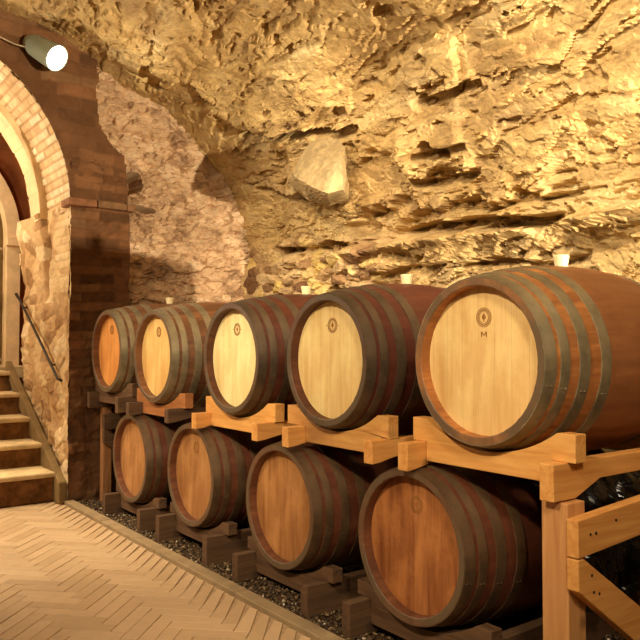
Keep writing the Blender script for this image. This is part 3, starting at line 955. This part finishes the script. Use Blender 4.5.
def cyc(c, k): return tuple(min(1, x * k) for x in c[:3]) + (1,)
ST = {
 'orange': mat_stave('golden_brown_staves', sr(206, 136, 74), sr(150, 90, 48), sr(134, 84, 52), b0=0.27),
 'wine': mat_stave('wine_stained_staves', sr(112, 66, 44), sr(74, 40, 28), sr(84, 38, 28)),
 'wine2': mat_stave('dark_wine_stained_staves', sr(110, 66, 42), sr(70, 38, 24), sr(82, 36, 22)),
 'brown': mat_stave('brown_oak_staves', sr(146, 98, 62), sr(96, 60, 36)),
 'low': mat_stave('lower_row_oak_staves', sr(136, 86, 54), sr(88, 50, 32), sr(96, 48, 32)),
}
TI = (0.72, 0.62, 0.5, 1)
HD = [mat_head('golden_head_planks', sr(240, 204, 138), sr(216, 170, 104), (0.9, 0.84, 0.76, 1), 1),
      mat_head('pale_gold_head_planks', sr(244, 212, 146), sr(222, 180, 112), (0.9, 0.85, 0.78, 1), 2),
      mat_head('pale_head_planks', sr(248, 226, 166), sr(230, 200, 134), (0.92, 0.88, 0.8, 1), 3),
      mat_head('honey_head_planks', sr(240, 200, 128), sr(214, 164, 94), (0.9, 0.82, 0.7, 1), 4),
      mat_head('orange_head_planks', sr(222, 156, 84), sr(196, 124, 60), (0.85, 0.75, 0.6, 1), 5)]
HL = [mat_head('reddish_brown_head_planks', sr(186, 122, 68), sr(132, 76, 40), (0.55, 0.42, 0.34, 1), 6),
      mat_head('brown_head_planks', sr(186, 132, 78), sr(140, 88, 46), (0.6, 0.5, 0.4, 1), 7),
      mat_head('tan_head_planks', sr(184, 134, 82), sr(148, 98, 54), (0.62, 0.5, 0.4, 1), 8),
      mat_head('plain_tan_head_planks', sr(180, 130, 80), sr(148, 100, 58), (0.7, 0.6, 0.5, 1), 9)]
GU, GL = 'wine barrels in the upper row', 'wine barrels in the lower row'
UP = [(1.811, 1.185, 'large nearest upper barrel, golden head stamped with a round emblem above an M', ST['orange'], HD[0], M['hoop'], dict(letter=True, rot=0.3)),
      (2.711, 1.173, 'wine-red upper barrel, second from the near end of the rack', ST['wine'], HD[1], M['hoop_dark'], dict(rot=1.1)),
      (3.575, 1.167, 'dark upper barrel with the palest cream head, middle of the upper row', ST['wine2'], HD[2], M['hoop_dark'], dict(rot=2.0)),
      (4.600, 1.165, 'upper barrel with thick greyish rim and honey head, second from the brick pier', ST['brown'], HD[3], M['hoop'], dict(rot=0.7, bung=False, small=True)),
      (5.437, 1.191, 'smallest-looking upper barrel with orange head, closest to the brick pier', ST['brown'], HD[4], M['hoop'], dict(rot=1.6, small=True))]
for y, z, lab, st, hd, hp, kw in UP:
    make_barrel(y, z, lab, GU, st, hd, hp, **kw)
LO = [(2.164, 0.449, 'nearest lower barrel, reddish brown planked head, beside the front timber post', ST['low'], HL[0], M['hoop_brown'], dict(rot=0.5, small=True)),
      (3.093, 0.442, 'lower barrel with plain striped brown head, second from the timber post', ST['low'], HL[1], M['hoop_brown'], dict(rot=1.3, stamp=False)),
      (4.052, 0.462, 'lower barrel with small stamp high on its tan head, third from the post', ST['low'], HL[2], M['hoop_brown'], dict(rot=2.2, small=True)),
      (4.975, 0.447, 'farthest lower barrel, unmarked tan head, beside the far upright post', ST['low'], HL[3], M['hoop_brown'], dict(rot=0.9, stamp=False))]
for y, z, lab, st, hd, hp, kw in LO:
    make_barrel(y, z, lab, GL, st, hd, hp, rb=0.355, bung=False, **kw)

# ------------------------------------------------------------------ cradles
def cradle(y, zc, label, group, lo, mats, upper, sad_w=0.375):
    """lo: (near rail offset, far rail offset) from the barrel centre; origin on the barrel axis plane"""
    mr, ms = mats
    root = empty('barrel_cradle', (XR, y, zc))
    tag(root, label, 'barrel cradle', group)
    top, bot = -0.232, -0.41
    rt, rbm = (-0.325, -0.445) if upper else (-0.295, -0.425)
    yn, yf = lo
    for yr in (yn, yf):
        if upper:
            low = [(rx, 0.0) for rx in ()]
            pts = [(-0.02, rt), (-0.02, rbm)]
            pts += [(0.10, rbm), (0.24, rbm + 0.052), (0.80, rbm + 0.052), (0.94, rbm), (1.06, rbm), (1.06, rt)]
            if supported.get(round(yr + y, 3), True):
                pts = [(-0.045, rt), (-0.045, 0.752 - zc)]
                xs = np.linspace(0.0, LEN, 14)
                pts += [(float(q), 0.449 + rad(q, 0.355) + 0.007 - zc) for q in xs]
                pts += [(1.07, 0.752 - zc), (1.07, rt)]
                pts = [(a, b) for a, b in pts]
        else:
            pts = [(-0.06, rt), (-0.06, -zc + 0.004), (1.08, -zc + 0.004), (1.08, rt)]
        link_bm('rail', bm_prism(pts, 'y', yr - 0.027, yr + 0.027, 0.003), mr, root)
    for xs_, flip in ((0.055, 1), (LEN - 0.055 - 0.06, -1)):
        a0 = math.asin(min(1, (-top) / 0.333))
        rr_ = rad(xs_ + 0.03) + 0.006
        half = math.sqrt(max(rr_ ** 2 - top ** 2, 0))
        pts = [(-sad_w, top)]
        nseg = 18
        half = 0.305
        dp = rr_ + top
        Rc = (half ** 2 + dp ** 2) / (2 * dp)
        for k in range(nseg + 1):
            yy = half * (-1 + 2 * k / nseg)
            pts.append((yy, -rr_ + Rc - math.sqrt(Rc ** 2 - yy ** 2)))
        pts.append((sad_w, top))
        e = 0.030
        nb = 0.325 if True else 0
        pts += [(sad_w, rt + 0.0), (yf + e, rt), (yf - e, rt), (yf - e, bot + 0.01), (yn + e, bot + 0.01), (yn + e, rt), (yn - e, rt), (-sad_w, rt)]
        # drop duplicate points
        cl = []
        for p in pts:
            if not cl or (abs(p[0] - cl[-1][0]) > 1e-4 or abs(p[1] - cl[-1][1]) > 1e-4): cl.append(p)
        link_bm('saddle', bm_prism(cl, 'x', xs_, xs_ + 0.06, 0.003), ms, root)
    return root


supported = {}
UPc = [((-0.318, 0.330), (M['pine'], M['pine_y']), 'honey pine cradle under the largest nearest upper barrel'),
       ((-0.362, 0.250), (M['pine'], M['pine_y_stained']), 'stained pine cradle under the wine-red upper barrel'),
       ((-0.335, 0.335), (M['pine'], M['pine_y']), 'pine cradle under the upper barrel with the palest head'),
       ((-0.320, 0.300), (M['old'], M['pine_y_brown']), 'brown cradle with dark rails under the second upper barrel from the brick pier'),
       ((-0.340, 0.310), (M['old'], M['old_y']), 'dark cradle under the upper barrel closest to the brick pier')]
supported[round(1.811 - 0.318, 3)] = False
supported[round(5.437 + 0.310, 3)] = False
for (y, z, *_), (lo, mats, lab) in zip(UP, UPc):
    cradle(y, z, lab, 'cradles of the upper barrel row', lo, mats, True)
LOc = ['aged floor cradle under the nearest lower barrel', 'aged floor cradle under the second lower barrel from the timber post',
       'aged floor cradle under the third lower barrel from the timber post', 'aged floor cradle under the farthest lower barrel']
for (y, z, *_), lab in zip(LO, LOc):
    cradle(y, z, lab, 'floor cradles of the lower barrel row', (-0.31, 0.315), (M['old'], M['old_y']), False)

# ------------------------------------------------------------------ rack end frames
def end_frame(y, label, mz, mx, near=True, x0=2.06, w=0.10, d=0.095, ztop=0.735):
    root = empty('rack_end_frame', (x0, y, 0))
    tag(root, label, 'timber frame')
    link_bm('post', bm_box(0, d, -w / 2, w / 2, 0.0, ztop, 0.004), mz, root)
    link_bm('post', bm_box(0.86, 0.86 + d, -w / 2, w / 2, 0.0, ztop, 0.004), mz, root)
    s = -1 if near else 1
    ya, yb = sorted((s * (w / 2 + 0.002), s * (w / 2 + 0.045)))
    link_bm('crossbar', bm_prism([(-0.01, 0.691), (-0.01, 0.572), (1.0, 0.632), (1.0, 0.752)], 'y', ya, yb, 0.003), mx, root)
    # diagonal brace under the crossbar
    x1, x2 = 0.012, 0.80
    pts = [(-0.01, 0.568), (0.02, 0.568), (0.84, 0.02), (0.62, 0.02), (-0.01, 0.47)]
    link_bm('brace', bm_prism(pts, 'y', ya, yb, 0.003), mx, root)
    for (sx, sz) in ((0.055, 0.64), (0.085, 0.64), (0.20, 0.665), (0.06, 0.51), (0.07, 0.455), (0.10, 0.445)):
        bm = bmesh.new()
        bmesh.ops.create_cone(bm, cap_ends=True, segments=10, radius1=0.005, radius2=0.005, depth=0.004,
                              matrix=Matrix.Translation((sx, (ya if near else yb), sz)) @ Matrix.Rotation(PI / 2, 4, 'X'))
        link_bm('screw_head', bm, M['iron'], root)
    return root


end_frame(1.493, 'front pine post with crossbar and diagonal brace holding the near end of the rack', M['pine_z'], M['pine'])
end_frame(5.747, 'slim weathered post frame at the far end of the rack by the brick pier', M['oldpost'], M['old'], near=True, x0=2.13, w=0.07, d=0.07, ztop=0.742)

# ------------------------------------------------------------------ black plastic sheet bundled behind the near end
def plastic_sheet():
    path = np.array([(2.09, 0.835), (1.98, 0.800), (1.90, 0.755), (1.83, 0.69), (1.77, 0.58), (1.75, 0.40), (1.745, 0.20)])
    L = np.r_[0, np.cumsum(np.hypot(*np.diff(path, axis=0).T))]
    a = np.arange(2.38, 3.3, 0.010); b = np.arange(0, L[-1], 0.010)
    A_, B_ = np.meshgrid(a, b, indexing='ij')
    yy = np.interp(B_, L, path[:, 0]); zz = np.interp(B_, L, path[:, 1])
    k = sstep(B_, 0.10, 0.3)
    f = facet(A_ / 0.07 + 0.6 * fbm(A_ * 7, B_ * 7, 3), B_ / 0.11, 91, 1.5, 0.0, 0.1)[0] * 0.030 + 0.03 * fbm(A_ * 9, B_ * 5, 92, 4)
    yy = yy - np.abs(f) * (0.15 + 0.85 * k) - 0.01 * k
    zz = zz + 0.01 * fbm(A_ * 8, B_ * 8, 94) * k
    P = np.stack([A_ - 2.8, yy - 1.8, zz], -1)
    o = grid_mesh('plastic_sheet', P, M['bag'], kind=None, smooth=False)
    o.location = (2.8, 1.8, 0)
    md = o.modifiers.new('thick', 'SOLIDIFY'); md.thickness = 0.002
    tag(o, 'crumpled black plastic sheet draped behind the front timber post', 'plastic sheet')
plastic_sheet()

# ------------------------------------------------------------------ protruding boulder
def boulder():
    cy, cz = 4.50, 2.58
    front = [(3.36, 4.604, 2.829), (3.36, 4.242, 2.756), (3.3, 4.132, 2.634), (3.3, 4.693, 2.69), (3.24, 4.729, 2.578), (3.14, 4.504, 2.478), (3.08, 4.232, 2.364), (3.07, 4.031, 2.28), (3.14, 3.943, 2.294), (3.16, 4.012, 2.518), (3.16, 4.268, 2.569), (3.34, 4.889, 2.541), (3.3, 4.586, 2.36), (3.28, 4.283, 2.258), (3.3, 4.132, 2.288)]
    bm = bmesh.new()
    for p in front: bm.verts.new(p)
    for p in front:
        bm.verts.new((3.62, cy + 0.42 + (p[1] - cy) * 0.75, cz + 0.03 + (p[2] - cz) * 0.75))
    bmesh.ops.convex_hull(bm, input=bm.verts)
    bmesh.ops.delete(bm, geom=[v for v in bm.verts if not v.link_faces], context='VERTS')
    bmesh.ops.triangulate(bm, faces=bm.faces)
    bmesh.ops.subdivide_edges(bm, edges=bm.edges, cuts=7, use_grid_fill=True)
    bmesh.ops.triangulate(bm, faces=bm.faces)
    co = np.array([v.co[:] for v in bm.verts])
    d = 0.030 * fbm(co[:, 1] * 5 + co[:, 0] * 3, co[:, 2] * 5, 5, 6, 0.6)
    e = 0.012 * facet(co[:, 1] * 7, co[:, 2] * 7 + co[:, 0] * 4, 55)[0]
    bm.normal_update()
    for v, q, w in zip(bm.verts, d, e): v.co += v.normal * (q + w)
    for v in bm.verts: v.co.x -= 3.4; v.co.y -= cy; v.co.z -= cz
    o = link_bm('boulder', bm, M['boulder'], None, True)
    for p_ in o.data.polygons: p_.use_smooth = False
    o.location = (3.4, cy, cz)
    tag(o, 'large pale angular boulder jutting from the rock wall above the barrels', 'boulder')
boulder()

# ------------------------------------------------------------------ wall lamp above the arch
def wall_lamp():
    # aims down at the foot of the stairs
    loc = Vector((1.70, 5.62, 3.40))
    root = empty('wall_lamp', loc)
    tag(root, 'lit round spotlight with pale grey-green housing on the wall above the arch', 'lamp')
    aim = Vector((0.45, -0.72, -0.52)).normalized()
    q = aim.to_track_quat('X', 'Z')
    pr = [(-0.30, 0.0005), (-0.30, 0.055), (-0.23, 0.084), (0.0, 0.100), (0.02, 0.102), (0.02, 0.094), (0.0, 0.092), (-0.02, 0.0005)]
    o = link_bm('housing', bm_lathe(pr, 40), M['housing'], root, True); o.rotation_euler = q.to_euler()
    md = o.modifiers.new('edges', 'EDGE_SPLIT'); md.split_angle = math.radians(40)
    pr = [(-0.005, 0.0005), (-0.005, 0.092), (0.012, 0.088), (0.030, 0.056), (0.036, 0.0005)]
    o = link_bm('lens', bm_lathe(pr, 40), M['glow'], root, True); o.rotation_euler = q.to_euler()
    link_bm('bracket', bm_tube([(0.0, 0.0, 0.03), (0.03, 0.10, 0.10), (0.03, 0.26, 0.10)], 0.012, 8), M['housing'], root, True)
    lamp('wall_lamp_light', 'SPOT', loc + aim * 0.06, loc + aim * 2, 40, (1.0, 0.84, 0.58), 0.04, 120, 0.8)
    cb = link_bm('lamp_cable', bm_tube([(-0.7, YP - 0.06, 3.80), (0.3, YP - 0.07, 3.74), (1.0, YP - 0.07, 3.62), (1.45, YP - 0.06, 3.50), (1.70, 5.76, 3.47)], 0.006, 6), M['cable'], None, True)
    tag(cb, 'thin pale cable running along the wall to the spotlight', 'cable')
wall_lamp()
